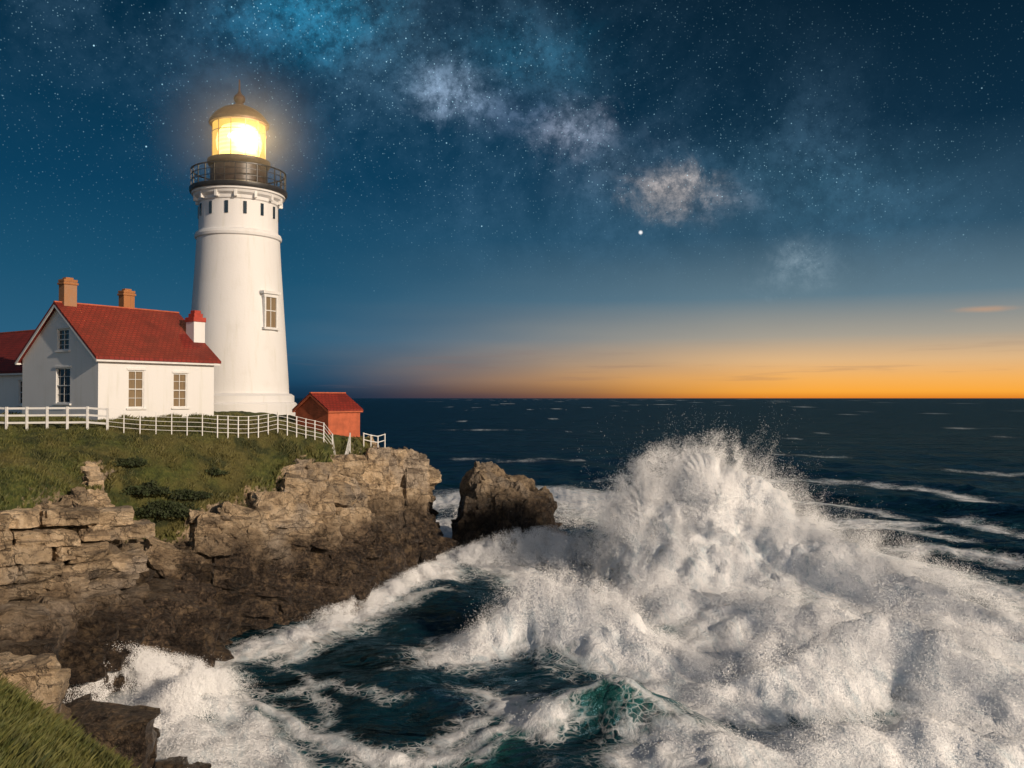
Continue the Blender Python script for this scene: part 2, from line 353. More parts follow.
for q in[
 (372,474,57.5,(1.7,1.6,3.2)),(392,473,58.6,(1.6,1.5,3.0)),(411,480,59.6,(1.6,1.4,2.8)),(368,514,56.5,(1.9,1.7,3.2)),(390,512,57.6,(1.9,1.7,3.4)),(410,516,58.8,(1.8,1.6,3.6)),(378,550,55.8,(2.2,1.7,2.6)),(403,550,57.4,(2.0,1.6,2.8)),(350,505,54.5,(2.0,1.7,2.8)),(381,457,58.6,(1.6,1.4,1.2)),(404,460,59.4,(1.6,1.3,1.2))]: big(*q,rx=-.12,ry=.1,rz=25,tint=1.25 if q[1]<490 else .9,cutn=4)
for q in[
 (190,636,36.3,(2.0,1.9,2.4)),(155,636,35.4,(2.0,1.8,2.0)),(170,608,36.0,(2.2,1.8,1.2)),(122,616,34.4,(2.2,1.8,1.4)),(88,626,33,(2.2,1.8,1.5)),(115,646,33.8,(2.0,1.8,1.5)),(70,655,31.6,(2.2,1.8,1.4)),(38,636,30.6,(2.2,1.8,1.2)),(20,660,28.6,(2.2,1.6,1.2)),(124,582,36.8,(2.2,1.7,1.4)),(142,594,36.8,(2.2,1.8,1.2)),(15,618,30.5,(2.0,1.6,1.0)),(62,612,32.2,(2.0,1.6,1.0))]: big(*q,rx=-.12,ry=.15,rz=28,cutn=4)
big(20,686,20.3,(1.5,1.1,1.15),-.05,.1,16,1.5,cutn=2); big(48,695,20.4,(.7,.9,1.0),-.1,.1,20,1.4,cutn=2); big(-4,674,20.6,(1.1,1,.8),0,-.1,10,1.3,cutn=3)
big(108,738,25.3,(2.5,1.6,1.7),-.1,.14,12,1.0,cutn=4); big(76,730,25.6,(1.2,1.2,1.4),.1,-.1,30,.9,cutn=4); big(140,750,26.2,(1.1,1.1,1.1),.1,.2,30,.9,cutn=4)
big(175,766,26.0,(.8,.8,.5),0,0,0,.8); big(195,770,25.8,(.7,.7,.4),0,0,40,.8)
for lay in range(6):
    k=0; px=-30
    while px<(108 if lay<3 else 122):
        wpx=rng.uniform(16,46); tt=(px+wpx/2+20)/120
        d=31.9+2.7*tt-0.14*lay+max(0,px-60)*.014; x=(px+wpx/2-512)/F*d
        zc=6.62-lay*.62+rng.normal(0,.04)-.25*tt
        add_slab((x,d+rng.normal(0,.14),zc),(wpx/F*d*1.0,1.6,.60*rng.uniform(.88,1.08)),Euler((rng.normal(0,.03),rng.normal(0,.025),math.radians(32)+rng.normal(0,.07))).to_matrix(),5000+lay*20+k,rng.uniform(.85,1.5),2,nz=.04)
        px+=wpx*.98; k+=1
for k in range(10):
    t_=k/9; d=42.0-2.8*t_
    x,y,z=W(89+14*t_+rng.normal(0,1),464+42*t_,d)
    for j in range(3):
        add_slab((x+.10*j,y-.25*j,z-.10-.36*j),(rng.uniform(.6,.9),.7,.38),Euler((rng.normal(0,.08),rng.normal(0,.08),.5+rng.normal(0,.3))).to_matrix(),7000+k*3+j,rng.uniform(.9,1.5),4,nz=.05)
mesh_obj('cliff_rocks',np.concatenate([v for v in vs]),np.concatenate(fs),M_rock,False,attrs={'tint':np.concatenate(tn)})
# ---------------------------------------------------------------- sea stack
bm=bmesh.new(); bmesh.ops.create_icosphere(bm,subdivisions=6,radius=1.25)
p=np.array([v.co[:] for v in bm.verts]); Fi=np.array([[v.index for v in f.verts] for f in bm.faces]); bm.free()
r=np.random.default_rng(5)
planes=[((-.99,-.1,.06),.97),((.93,-.15,.26),.97),((.30,-.12,.94),.80),((-.8,-.1,.55),1.05),((-.45,-.85,.25),.82),((.4,-.88,.22),.86),((.05,-.6,.8),.95),((0,1,.2),.8),((.75,-.1,.65),.97)]
for _ in range(10):
    n=r.normal(size=3); n[2]=abs(n[2])*.3; planes.append((tuple(n/np.linalg.norm(n)),r.uniform(.97,1.07)))
for n,d in planes:
    n=np.array(n);n/=np.linalg.norm(n); e=np.maximum(0,p@n-d); p=p-e[:,None]*n
p=p*np.array([4.2,3.3,6.3])
nn=p/np.linalg.norm(p,axis=1)[:,None]
a=p[:,0]*.8+p[:,2]*.6; b2=-p[:,0]*.6+p[:,2]*.8
f1,f2,r1_,r2_,r3_,dx,dy=voro(a/1.5+p[:,1]*.2,b2/.7+p[:,1]*.25)
p=p+nn*((r1_-.5)*.75-0.3*(1-sstep(0,.12,f2-f1))+.28*fbm(p[:,0]*.9,p[:,1]*.9,p[:,2]*.9,o=5,g=.6))[:,None]
mesh_obj('sea_stack_rock',p+np.array([-.35,66.5,-.4]),Fi,M_rock,False,attrs={'tint':.5+.4*r1_})
# ---------------------------------------------------------------- sea
def graded(a,b_,s,lo,hi,g=1.07):
    c=list(np.arange(a,b_,s)); l=[];x=a;k=s
    while x>lo: k*=g; x-=k; l.append(x)
    r_=[];x=c[-1];k=s
    while x<hi: k*=g; x+=k; r_.append(x)
    return np.array(l[::-1]+c+r_)
ox=graded(-22,40,.15,-30000,30000); oy=graded(21,80,.15,-60,40000)
OX,OY=np.meshgrid(ox,oy)
def polyd(pts,X,Y):
    pts=np.array(pts,float); best=np.full(X.shape,1e9); side=np.zeros(X.shape); par=[np.zeros(X.shape) for _ in range(pts.shape[1]-2)]
    for a,b_ in zip(pts[:-1],pts[1:]):
        ex,ey=b_[0]-a[0],b_[1]-a[1]; L=ex*ex+ey*ey
        t_=np.clip(((X-a[0])*ex+(Y-a[1])*ey)/L,0,1)
        d=np.hypot(X-a[0]-t_*ex,Y-a[1]-t_*ey); m=d<best
        best=np.where(m,d,best); side=np.where(m,np.sign(ex*(Y-a[1])-ey*(X-a[0])),side)
        for k in range(len(par)): par[k]=np.where(m,a[k+2]+t_*(b_[k+2]-a[k+2]),par[k])
    return best,side,par
def R(px,py,d,fw,bw):
    x,y,z=W(px,py,d); return (x,y,z,fw,bw)
ridges=[
 ([R(592,575,56,1.8,1.8),R(606,548,55.5,2.2,2.2),R(624,503,55,2.7,2.5),R(645,478,54.6,3.1,2.7),R(674,474,54.2,3.5,2.8),R(700,468,53.8,3.6,2.6),R(722,467,53.3,3.4,2.5),R(744,488,52.9,3.4,2.6),R(770,508,52,3.5,2.7),R(805,525,50.6,3.7,2.7),R(860,548,47.5,3.4,2.6),R(930,578,43.5,2.9,2.3),R(990,608,40,2.6,2.2),R(1060,650,36,2.5,2.2)],1.0),
 ([R(462,655,38,1,1.2),R(490,620,39.5,1.2,1.4),R(535,588,40,1.4,1.7),R(580,592,39,1.6,1.8),R(625,616,37.5,1.6,1.9),R(670,648,36,1.6,1.9),R(720,668,35,1.6,1.9)],1.0),
 ([R(600,602,46,1.8,2.0),R(660,582,45,2.1,2.2),R(740,586,43,2.2,2.4),R(820,606,40,2.1,2.4)],.9),
 ([R(470,775,27.5,.9,1.2),R(520,730,29,1.0,1.4),R(560,695,30,1.1,1.6),R(603,670,30.5,1.2,1.8),R(650,695,29.5,1.3,1.8),R(690,735,28,1.3,1.5)],.0),
 ([R(700,708,32,1.2,1.7),R(760,655,33,1.5,1.9),R(830,624,34,1.6,2),R(890,617,34,1.6,2),R(960,642,32,1.6,1.9),R(1060,685,30,1.5,1.8)],1.0),
 ([R(750,775,27,1.1,1.6),R(840,714,27.5,1.2,1.7),R(920,700,27.5,1.3,1.7),R(1000,720,26.5,1.3,1.7),R(1090,730,26,1.3,1.7)],1.0),
 ([R(860,660,38,1.3,1.7),R(940,636,37,1.4,1.8),R(1040,655,35,1.4,1.8)],.8),
]
far=np.clip(1-np.maximum(0,np.hypot(OX-9,OY-50)-45)/160,0,1)
sw=0
for lam,ang,am,ph in[(15,200,.34,0),(9.5,225,.2,2),(6.1,180,.12,1),(4.3,245,.07,4),(3.1,210,.045,3),(24,215,.35,5)]:
    k=2*math.pi/lam; an=math.radians(ang); qq=(OX*math.cos(an)+OY*math.sin(an))*k+ph+1.2*perlin(OX*.05+ph,OY*.05)
    sw=sw+am*(1-2*np.abs(np.sin(qq/2))**1.3)*(.5+.7*np.abs(perlin(OX*.07+ph*3,OY*.07)))
Zo=sw*far+0.10*fbm(OX*.5,OY*.5,o=4)*far
foam=np.zeros(OX.shape); hh=np.zeros(OX.shape); turq=np.zeros(OX.shape)
near=(np.abs(OX-9)<60)&(OY<110)&(OY>5)
nx_,ny_=OX[near],OY[near]
wxp=nx_+0.7*perlin(nx_*.22,ny_*.22)+.3*perlin(nx_*.8,ny_*.8); wyp=ny_+0.7*perlin(nx_*.22+50,ny_*.22)+.3*perlin(nx_*.8+20,ny_*.8)
fo=np.zeros(nx_.shape);hs=fo.copy();tq=fo.copy()
for pts,fm in ridges:
    pa=np.array(pts); dd,sd_,(hz,fw,bw)=polyd(pa,wxp,wyp)
    w=np.where(sd_<0,fw,bw)
    prof=np.exp(-(dd/w)**1.7)
    h=hz*prof
    hs=np.maximum(hs,h)+0.15*np.minimum(hs,h)
    if fm>0: fo=np.maximum(fo,fm*np.exp(-(dd/(w*1.9))**2))
    else: tq=np.maximum(tq,prof); fo=np.maximum(fo,.62*np.exp(-(dd/.35)**2))
def foamline(pts,wd,stn):
    global fo
    pp=[S(a,b_) for a,b_ in pts]; dd,_,_=polyd([(x,y) for x,y in pp],wxp,wyp)
    fo=np.maximum(fo,stn*np.exp(-(dd/wd)**2))
L=foamline
L([(435,562),(400,584),(350,616),(300,638),(230,652)],1.6,.95)
L([(445,590),(380,612),(330,640),(290,655)],1.0,.6)
L([(450,556),(505,553),(560,562),(600,578)],2.4,.9)
L([(440,520),(445,545),(440,575)],1.8,.95)
L([(475,555),(520,570),(560,585)],2.6,.85)
L([(440,500),(520,492),(600,500),(660,520)],7,.9)
L([(80,712),(150,700),(205,700)],2.2,1.0)
L([(40,740),(110,745),(170,735),(215,768)],2.0,1.0)
L([(215,660),(222,700),(260,750),(330,790)],1.1,.85)
L([(250,690),(300,730),(380,752),(450,748),(510,728),(560,745)],.7,.7)
L([(230,740),(300,760),(400,775)],1.0,.7)
L([(260,690),(330,680),(400,700)],.5,.45)
L([(290,665),(330,700),(300,735)],.4,.5)
L([(380,770),(450,735),(520,700)],.8,.66)
L([(480,690),(520,720),(560,730)],1.1,.7)
L([(640,650),(760,640),(900,650),(1100,700)],4,.8)
L([(640,600),(760,590),(860,605)],5,.95)
L([(700,760),(800,740),(1000,720),(1150,760)],3,.8)
L([(640,770),(700,750)],1.4,.8)
L([(560,640),(640,660),(690,690)],1.8,.9)
L([(740,545),(850,548),(1000,590),(1100,640)],3,.65)
hs*=(.92+.25*fbm(nx_*.3,ny_*.3,o=2))
foam[near]=fo; hh[near]=hs; turq[near]=tq
ffn=fbm(OX*.018+3,OY*.045,o=5,g=.6); farfoam=sstep(.45,.9,ffn)*.62*(OY>75)*np.clip((OX+OY*.1)/20,0,1)
for (pts,wd,s_v) in[([(880,482),(930,488),(1000,502)],1.6,.7),([(450,458),(520,461),(580,459)],2,.5),([(600,478),(680,470)],2,.4),([(790,500),(860,506),(900,515)],1.5,.6),([(840,520),(900,527),(960,540)],1.5,.65),([(860,560),(960,575),(1030,600)],1.8,.78),([(900,545),(960,550),(1024,562)],1.5,.7),([(960,470),(1024,474)],2,.5),([(780,455),(860,458)],2.5,.5),([(960,515),(1060,540)],1.5,.65)]:
    pp=[S(a,b_) for a,b_ in pts]; dd,_,_=polyd(pp,OX+2*perlin(OX*.15,OY*.1),OY+4*perlin(OX*.06,OY*.06)+1.5*perlin(OX*.3,OY*.2)); farfoam=np.maximum(farfoam,s_v*np.exp(-(dd/wd)**2))
foam=np.maximum(foam,farfoam)
foam=np.clip(foam+.14*fbm(OX*.6,OY*.6,o=3)*(foam>.05),0,1)
Zo=Zo+hh
gy_,gx_=np.gradient(Zo,oy,ox)
nl=np.sqrt(1+gx_**2+gy_**2); Nx,Ny,Nz=-gx_/nl,-gy_/nl,1/nl
bz=np.zeros(OX.shape); fm=near
wp=1.2*perlin(OX[fm]*.12,OY[fm]*.12,Zo[fm]*.15)
fxr=OX[fm]*.38-OY[fm]*.92; fyr=OX[fm]*.92+OY[fm]*.38
bb=.65*billow(fxr*.13+wp,fyr*.42+wp,Zo[fm]*.35,4)+.35*billow(OX[fm]*.5+wp,OY[fm]*.5,Zo[fm]*.5,5)
fine=fbm(OX[fm]*2.2,OY[fm]*2.2,Zo[fm]*2.2,o=2)
bz[fm]=((bb-.15)*(.95+.38*np.clip(hh[fm],0,5))+.04*fine*(.4+hh[fm].clip(0,3)))*sstep(.35,.9,foam[fm])
OV=np.stack([OX+Nx*bz,OY+Ny*bz,Zo+Nz*bz],-1)
M_sea,t,b=newmat('sea_water'); p=pos(t)
fa=t.n('ShaderNodeAttribute',{'attribute_name':'foam'}).outputs['Fac']; ta=t.n('ShaderNodeAttribute',{'attribute_name':'turq'}).outputs['Fac']
pw=t.v('ADD',p,t.v('SCALE',t.noise(p,.5,3,out=1),1.8))
n1=t.noise(pw,1.1,7,.65); n2=t.noise(pw,6,5,.7)
lace=t.n('ShaderNodeTexVoronoi',{'feature':'DISTANCE_TO_EDGE'},Vector=t.v('ADD',pw,t.v('SCALE',t.noise(p,2,3,out=1),.6)),Scale=1.15).outputs[0]
lace2=t.n('ShaderNodeTexVoronoi',{'feature':'DISTANCE_TO_EDGE'},Vector=pw,Scale=3.2).outputs[0]
lc=t.m('MAXIMUM',t.m('SUBTRACT',1,t.ss(lace,0,.10)),t.m('MULTIPLY',t.m('SUBTRACT',1,t.ss(lace2,0,.12)),.7))
lc=t.m('MULTIPLY',lc,t.ss(t.m('ADD',fa,t.m('MULTIPLY',t.m('SUBTRACT',n1,.5),.9)),.12,.45))
rot=t.n('ShaderNodeVectorRotate',{'rotation_type':'Z_AXIS'},Vector=t.v('ADD',p,t.v('SCALE',t.noise(p,.18,3,out=1),4.))); rot.inputs['Angle'].default_value=math.atan2(.92,.38)
sn=t.noise(t.v('MULTIPLY',rot.outputs[0],(.35,2.2,.8)),1.0,6,.62)
body=t.ss(t.m('ADD',fa,t.m('ADD',t.m('MULTIPLY',t.m('SUBTRACT',n1,.5),.7),t.m('MULTIPLY',t.m('SUBTRACT',sn,.5),.8))),.36,.74)
ff=t.m('MAXIMUM',body,t.m('MULTIPLY',lc,.75))
wc=t.mix(t.m('MULTIPLY',ta,.8),(0.003,0.021,0.031,1),(0.02,0.11,0.095,1))
wc=t.mix(t.ss(fa,.1,.6,0,.5),wc,(0.03,0.12,0.13,1))
pd=t.v('MULTIPLY',p,(1,1.6,1))
wv=t.m('ADD',t.m('MULTIPLY',t.noise(pd,.16,4,.6,.3),2.8),t.m('ADD',t.m('MULTIPLY',t.noise(pd,.9,5,.6,.5),.5),t.m('MULTIPLY',t.noise(pd,5,3,.6),.06)))
wv=t.m('ADD',wv,t.m('MULTIPLY',t.noise(t.v('MULTIPLY',p,(.6,1.5,1)),.035,3,.6),11.))
nb=t.bump(wv,1.0,1.0); fb=t.bump(t.m('ADD',t.m('MULTIPLY',n1,.7),t.m('ADD',t.m('MULTIPLY',n2,.3),t.m('MULTIPLY',sn,.4))),.7,.25)
dif=t.n('ShaderNodeBsdfDiffuse',Color=wc,Normal=nb); gl=t.n('ShaderNodeBsdfGlossy',Color=(.40,.72,1,1),Roughness=.2,Normal=nb)
fr_=t.n('ShaderNodeFresnel',IOR=1.33,Normal=nb).outputs[0]
mx=t.n('ShaderNodeMixShader',i0=t.m('MINIMUM',fr_,.29),i1=dif.outputs[0],i2=gl.outputs[0])
fcol=t.mix(t.m('MULTIPLY',t.ss(sn,.44,.66),t.ss(n1,.35,.6,.3,.8)),(.93,.93,.93,1),(.48,.57,.62,1))
t.set(b.inputs['Base Color'],fcol); b.inputs['Roughness'].default_value=.85; t.set(b.inputs['Normal'],fb)
mx2=t.n('ShaderNodeMixShader',i0=ff,i1=mx.outputs[0],i2=b.outputs[0])
t.nt.links.new(mx2.outputs[0],t.nt.nodes['Material Output'].inputs['Surface'])
mesh_obj('sea',OV.reshape(-1,3),grid_faces(len(ox),len(oy)),M_sea,True,attrs={'foam':foam.ravel(),'turq':turq.ravel()})
# ---------------------------------------------------------------- spray (mass of fine droplets)
sd=Vector((.74,-.64,.34)).normalized(); SD=np.array(sd)
M_spray,t,b=newmat('sea_spray')
d1=t.n('ShaderNodeBsdfDiffuse',Color=(.98,.98,.98,1)); d2=t.n('ShaderNodeBsdfTranslucent',Color=(.98,.98,.98,1))
mx=t.n('ShaderNodeMixShader',i0=.22,i1=d1.outputs[0],i2=d2.outputs[0]); t.nt.links.new(mx.outputs[0],t.nt.nodes['Material Output'].inputs['Surface'])
def tri_cloud(name,P,Nr,size):
    n=len(P); N=Nr+rng.normal(0,.25,(n,3)); N/=np.linalg.norm(N,axis=1)[:,None]
    a=np.cross(N,rng.normal(size=(n,3))); a/=np.linalg.norm(a,axis=1)[:,None]; b_=np.cross(N,a)
    s=size[:,None]
    v=np.stack([P+a*s,P+(-.5*a+.87*b_)*s,P+(-.5*a-.87*b_)*s],1).reshape(-1,3)
    return mesh_obj(name,v,np.arange(3*n).reshape(-1,3),M_spray)
OVf=OV[near]; NN=np.stack([Nx,Ny,Nz],-1)[near]; fz=foam[near]; hz=hh[near]
yv=np.clip(OVf[:,1],10,200)
vis=(np.abs(OVf[:,0]/yv)<.62)&(OVf[:,1]>24)&(OVf[:,1]<75)
wgt=np.where(vis,sstep(.65,.97,fz),0)*(.12+np.clip(hz,0,6)*.35)*(1+1.2*np.hypot(gx_[near],gy_[near]).clip(0,3))
wgt=np.nan_to_num(wgt); wgt/=wgt.sum()
def surf(n,scale,smin,smax):
    i=rng.choice(len(OVf),n,p=wgt); off=rng.exponential(1,n)*scale*(.15+.35*hz[i].clip(0,5))
    P=OVf[i]+rng.uniform(-.1,.1,(n,3))+NN[i]*off[:,None]
    k=perlin(P[:,0]*.5,P[:,1]*.5,P[:,2]*.5)+.5*perlin(P[:,0]*2.3,P[:,1]*2.3,P[:,2]*2.3)
    P[:,2]+=0.12*off
    keep=(k>-.25)&(rng.uniform(0,1,n)<np.exp(-(off/(scale*1.2))*(1-2.2*k).clip(.1,3)*.6))
    return P[keep],NN[i][keep]*.8+SD*.7,rng.uniform(smin,smax,keep.sum())
P,N_,s_z=surf(1250000,.42,.010,.021)
def crest(pts,n,lo,hi,sp,lean,sc,zb=0.):
    pa=np.array(pts); seg=np.hypot(*(pa[1:,:2]-pa[:-1,:2]).T); cum=np.r_[0,np.cumsum(seg)]; u=rng.uniform(0,cum[-1],n)
    q=np.stack([np.interp(u,cum,pa[:,k]) for k in range(3)],1)
    f=lo+(hi-lo)*rng.beta(1.6,2.2,n); z=q[:,2]*f; tt=(f/hi)
    l1,l2=rng.normal(0,1,n),rng.normal(0,1,n); lat=sp*(1.3-tt).clip(.3)
    P=np.stack([q[:,0]+l1*lat+lean[0]*z,q[:,1]+l2*lat+lean[1]*z,z],1)
    w=.8; k=perlin(P[:,0]*w,P[:,1]*w,P[:,2]*w*.8)+.6*perlin(P[:,0]*2,P[:,1]*2,P[:,2]*1.6)+.3*perlin(P[:,0]*5,P[:,1]*5,P[:,2]*4)
    keep=k>(-.22+.55*rng.uniform(0,1,n)+.25*(tt-.6))
    N=np.stack([l1*.35,l2*.35,np.full(n,.25)],1)+SD*.9
    return P[keep],N[keep],rng.uniform(.012,.026,keep.sum())*sc
L_=[(P,N_,s_z)]
Aq=ridges[0][0]
L_.append(crest(Aq[1:4],160000,.55,1.35,1.1,(.03,0),1))
L_.append(crest(Aq[2:8],430000,.65,1.36,1.35,(.05,0),1))
L_.append(crest(Aq[7:],280000,.6,1.6,1.4,(.12,0),.9))
L_.append(crest(ridges[1][0],140000,.6,1.6,.7,(0,0),.8))
L_.append(crest(ridges[2][0],80000,.7,1.5,1.0,(0,0),.9))
L_.append(crest(ridges[4][0],110000,.7,1.6,.9,(.1,0),.8))
L_.append(crest(ridges[5][0],80000,.7,1.6,.8,(.1,0),.7))
L_.append(crest([W(470,548,61),W(510,530,60.5),W(550,528,59.5),W(590,528,58)],360000,.0,1.12,1.0,(0,0),1))
tri_cloud('breaking_wave_spray',*[np.concatenate([q[k] for q in L_]) for k in range(3)])
L_=[crest([W(75,672,32.4),W(110,645,33.2),W(150,652,33.6),W(205,664,34.6)],320000,.0,1.2,.6,(0,0),.7),
    crest([W(160,712,29.5),W(190,675,31.5),W(212,670,33.5)],200000,.0,1.2,.55,(0,0),.7),
    crest([W(330,608,43.5),W(390,584,49),W(432,560,56)],80000,.0,1.2,.6,(0,0),.8),
    crest([W(445,500,75),W(500,505,76),W(560,500,76),W(610,498,74)],50000,.0,1.1,1.5,(0,0),1.1)]
tri_cloud('shore_spray',*[np.concatenate([q[k] for q in L_]) for k in range(3)])
# ---------------------------------------------------------------- lighthouse
Ld=64; Lx=(238-512)/F*Ld; k=Ld/F
zz=lambda y:(398-y)*k+H
gz=ground(Lx,Ld)
LH=empty('lighthouse',(Lx,Ld,0))
lathe('plinth',[(4.15,gz-.6),(4.15,zz(404)),(4.05,zz(402.5)),(3.95,zz(402)),(3.95,zz(396)),(3.75,zz(394)),(3.6,zz(393.5))],M_white,LH)
prof=[(3.58,zz(395))]
for y,rr_ in[(380,49),(350,47),(320,45),(290,43),(265,41.3),(241,40)]: prof.append((rr_*k,zz(y)))
prof+=[(41.6*k,zz(240)),(42*k,zz(237.5)),(41*k,zz(235)),(39*k,zz(234)),(38.2*k,zz(232)),(38*k,zz(206)),(39.2*k,zz(205)),(39.6*k,zz(202)),(42.5*k,zz(200)),(43.5*k,zz(197.5)),(45*k,zz(197)),(45*k,zz(195))]
lathe('tower',prof,M_white,LH,96)
lathe('gallery_deck',[(40*k,zz(195)),(46.5*k,zz(194.8)),(47.2*k,zz(193)),(47.2*k,zz(190.5)),(46*k,zz(190)),(30*k,zz(189.8))],M_black,LH)
lathe('watch_room',[(29*k,zz(190)),(29*k,zz(187)),(28*k,zz(186)),(27.5*k,zz(168)),(29.5*k,zz(166)),(30.5*k,zz(163.5)),(30.5*k,zz(161)),(27*k,zz(160.5))],simple('bronze_black',(.045,.03,.025),.4,.3),LH,48)
lathe('dome_roof',[(26*k,zz(124)),(29*k,zz(124.5)),(29.3*k,zz(122)),(27*k,zz(118.5)),(23*k,zz(113.5)),(17*k,zz(109)),(9*k,zz(105.5)),(4.5*k,zz(104)),(3.5*k,zz(102)),(5.2*k,zz(100)),(5.8*k,zz(97.5)),(5*k,zz(95)),(2.4*k,zz(92.5)),(1.1*k,zz(90)),(.6*k,zz(78))],simple('dark_bronze',(.05,.022,.016),.4,.3),LH,48)
mb=MB()
for i in range(12):
    a=2*math.pi*i/12; mb.box((26.3*k*math.cos(a),26.3*k*math.sin(a),zz(142.5)),(.05,.05,36*k),a)
for i in range(48):
    a=2*math.pi*i/48;a2=2*math.pi*(i+1)/48; mb.beam((26.3*k*math.cos(a),26.3*k*math.sin(a),zz(134)),(26.3*k*math.cos(a2),26.3*k*math.sin(a2),zz(134)),.04,.04)
mb.obj('lantern_mullions',simple('lantern_bronze',(.25,.13,.04),.4,.2),LH)
mE,t,b=newmat('lantern_lens')
p=pos(t,True); zf_=t.n('ShaderNodeSeparateXYZ',Vector=p).outputs[2]
b.inputs['Emission Color'].default_value=(1,.7,.24,1); t.set(b.inputs['Emission Strength'],t.m('ADD',3.2,t.m('MULTIPLY',t.m('SINE',t.m('MULTIPLY',zf_,22)),.9)))
lathe('fresnel_lens',[(.9,zz(160)),(1.35,zz(156)),(1.55,zz(148)),(1.6,zz(141)),(1.5,zz(134)),(1.2,zz(127)),(.8,zz(124.5))],mE,LH,48)
mG=bpy.data.materials.new('lit_lantern_glass'); mG.use_nodes=True; t=NT(mG.node_tree); t.nt.nodes.remove(t.nt.nodes['Principled BSDF'])
tr=t.n('ShaderNodeBsdfTransparent'); em=t.n('ShaderNodeEmission',Color=(1,.56,.1,1),Strength=1.3); mx=t.n('ShaderNodeMixShader',i0=.5,i1=tr.outputs[0],i2=em.outputs[0]); t.nt.links.new(mx.outputs[0],t.nt.nodes['Material Output'].inputs['Surface'])
lathe('lantern_glass',[(25.6*k,zz(160.2)),(25.6*k,zz(124.8))],mG,LH,48)
mE2,t,b=newmat('lamp_bulb'); b.inputs['Emission Color'].default_value=(1,.9,.6,1); b.inputs['Emission Strength'].default_value=30
lb=lathe('lamp_bulb',[(.05,zz(149)),(.5,zz(146)),(.75,zz(141)),(.5,zz(136)),(.05,zz(133))],mE2,LH,24); lb.location=(.15,-1.0,0)
mb=MB()
for i in range(28):
    a=2*math.pi*i/28; mb.box((45.5*k*math.cos(a),45.5*k*math.sin(a),zz(181)),(.06,.06,18*k),a)
for y,w in((172.5,.08),(178,.04),(184,.04)):
    for i in range(56):
        a=2*math.pi*i/56;a2=2*math.pi*(i+1)/56; mb.beam((45.5*k*math.cos(a),45.5*k*math.sin(a),zz(y)),(45.5*k*math.cos(a2),45.5*k*math.sin(a2),zz(y)),w,w)
mb.obj('gallery_railing',M_black,LH)
mb=MB();mt=MB()
for i in range(14):
    a=2*math.pi*(i+.5)/14; r_=38.3*k
    mb.box((r_*math.cos(a),r_*math.sin(a),zz(214)),(.10,.22,.85),a)
    a=2*math.pi*i/14; mt.box((39.8*k*math.cos(a),39.8*k*math.sin(a),zz(201)),(.5,.22,.5),a)
mb.obj('slot_windows',M_glass_dark,LH); mt.obj('corbels',M_trim,LH,.03)
a=math.radians(-90+58); mf=MB();mg=MB()
r_=44.6*k
cx,cy=math.cos(a),math.sin(a)
mg.box((r_*cx,r_*cy,zz(313)),(.16,.95,2.3),a); mg.obj('tower_window_glass',M_glass_warm,LH)
tx,ty=-math.sin(a),math.cos(a)
for s_2 in(-.54,.54): mf.box(((r_+.05)*cx+tx*s_2,(r_+.05)*cy+ty*s_2,zz(313)),(.25,.14,2.4),a)
mf.box(((r_+.08)*cx,(r_+.08)*cy,zz(295.5)),(.42,1.6,.2),a);mf.box(((r_+.02)*cx,(r_+.02)*cy,zz(298.5)),(.32,1.3,.22),a);mf.box(((r_+.08)*cx,(r_+.08)*cy,zz(330.5)),(.4,1.45,.16),a)
mf.box(((r_+.09)*cx,(r_+.09)*cy,zz(313)),(.05,.94,.07),a);mf.box(((r_+.10)*cx,(r_+.10)*cy,zz(313)),(.05,.05,2.28),a)
mf.obj('tower_window_frame',M_trim,LH,.015)
Lt=bpy.data.lights.new('lantern_lamp','POINT'); Lt.energy=2800; Lt.color=(1,.7,.3); Lt.shadow_soft_size=.25
lo=bpy.data.objects.new('lantern_lamp',Lt); lo.location=(1.32,-1.7,zz(142)); lo.parent=LH; scene.collection.objects.link(lo)
mH=bpy.data.materials.new('added_glow_scatter'); mH.use_nodes=True; t=NT(mH.node_tree); t.nt.nodes.remove(t.nt.nodes['Principled BSDF'])  # scattering ball added around the lantern to give the lamp a soft glow
rr=t.v('LENGTH',pos(t,True)); dn=t.m('POWER',t.ss(rr,0,1,1,0),1.5)
vs_h=t.n('ShaderNodeVolumeScatter',Color=(1,.95,.9,1),Density=t.m('MULTIPLY',dn,.026),Anisotropy=0.)
t.nt.links.new(vs_h.outputs[0],t.nt.nodes['Material Output'].inputs['Volume'])
bm=bmesh.new(); bmesh.ops.create_icosphere(bm,subdivisions=4,radius=1.0); me=bpy.data.meshes.new('lantern_glow_volume'); bm.to_mesh(me); bm.free(); me.materials.append(mH)
oh=bpy.data.objects.new('lantern_glow_volume',me); scene.collection.objects.link(oh); oh.parent=LH; oh.location=(.4,-.8,zz(142)); oh.scale=(8,8,8)
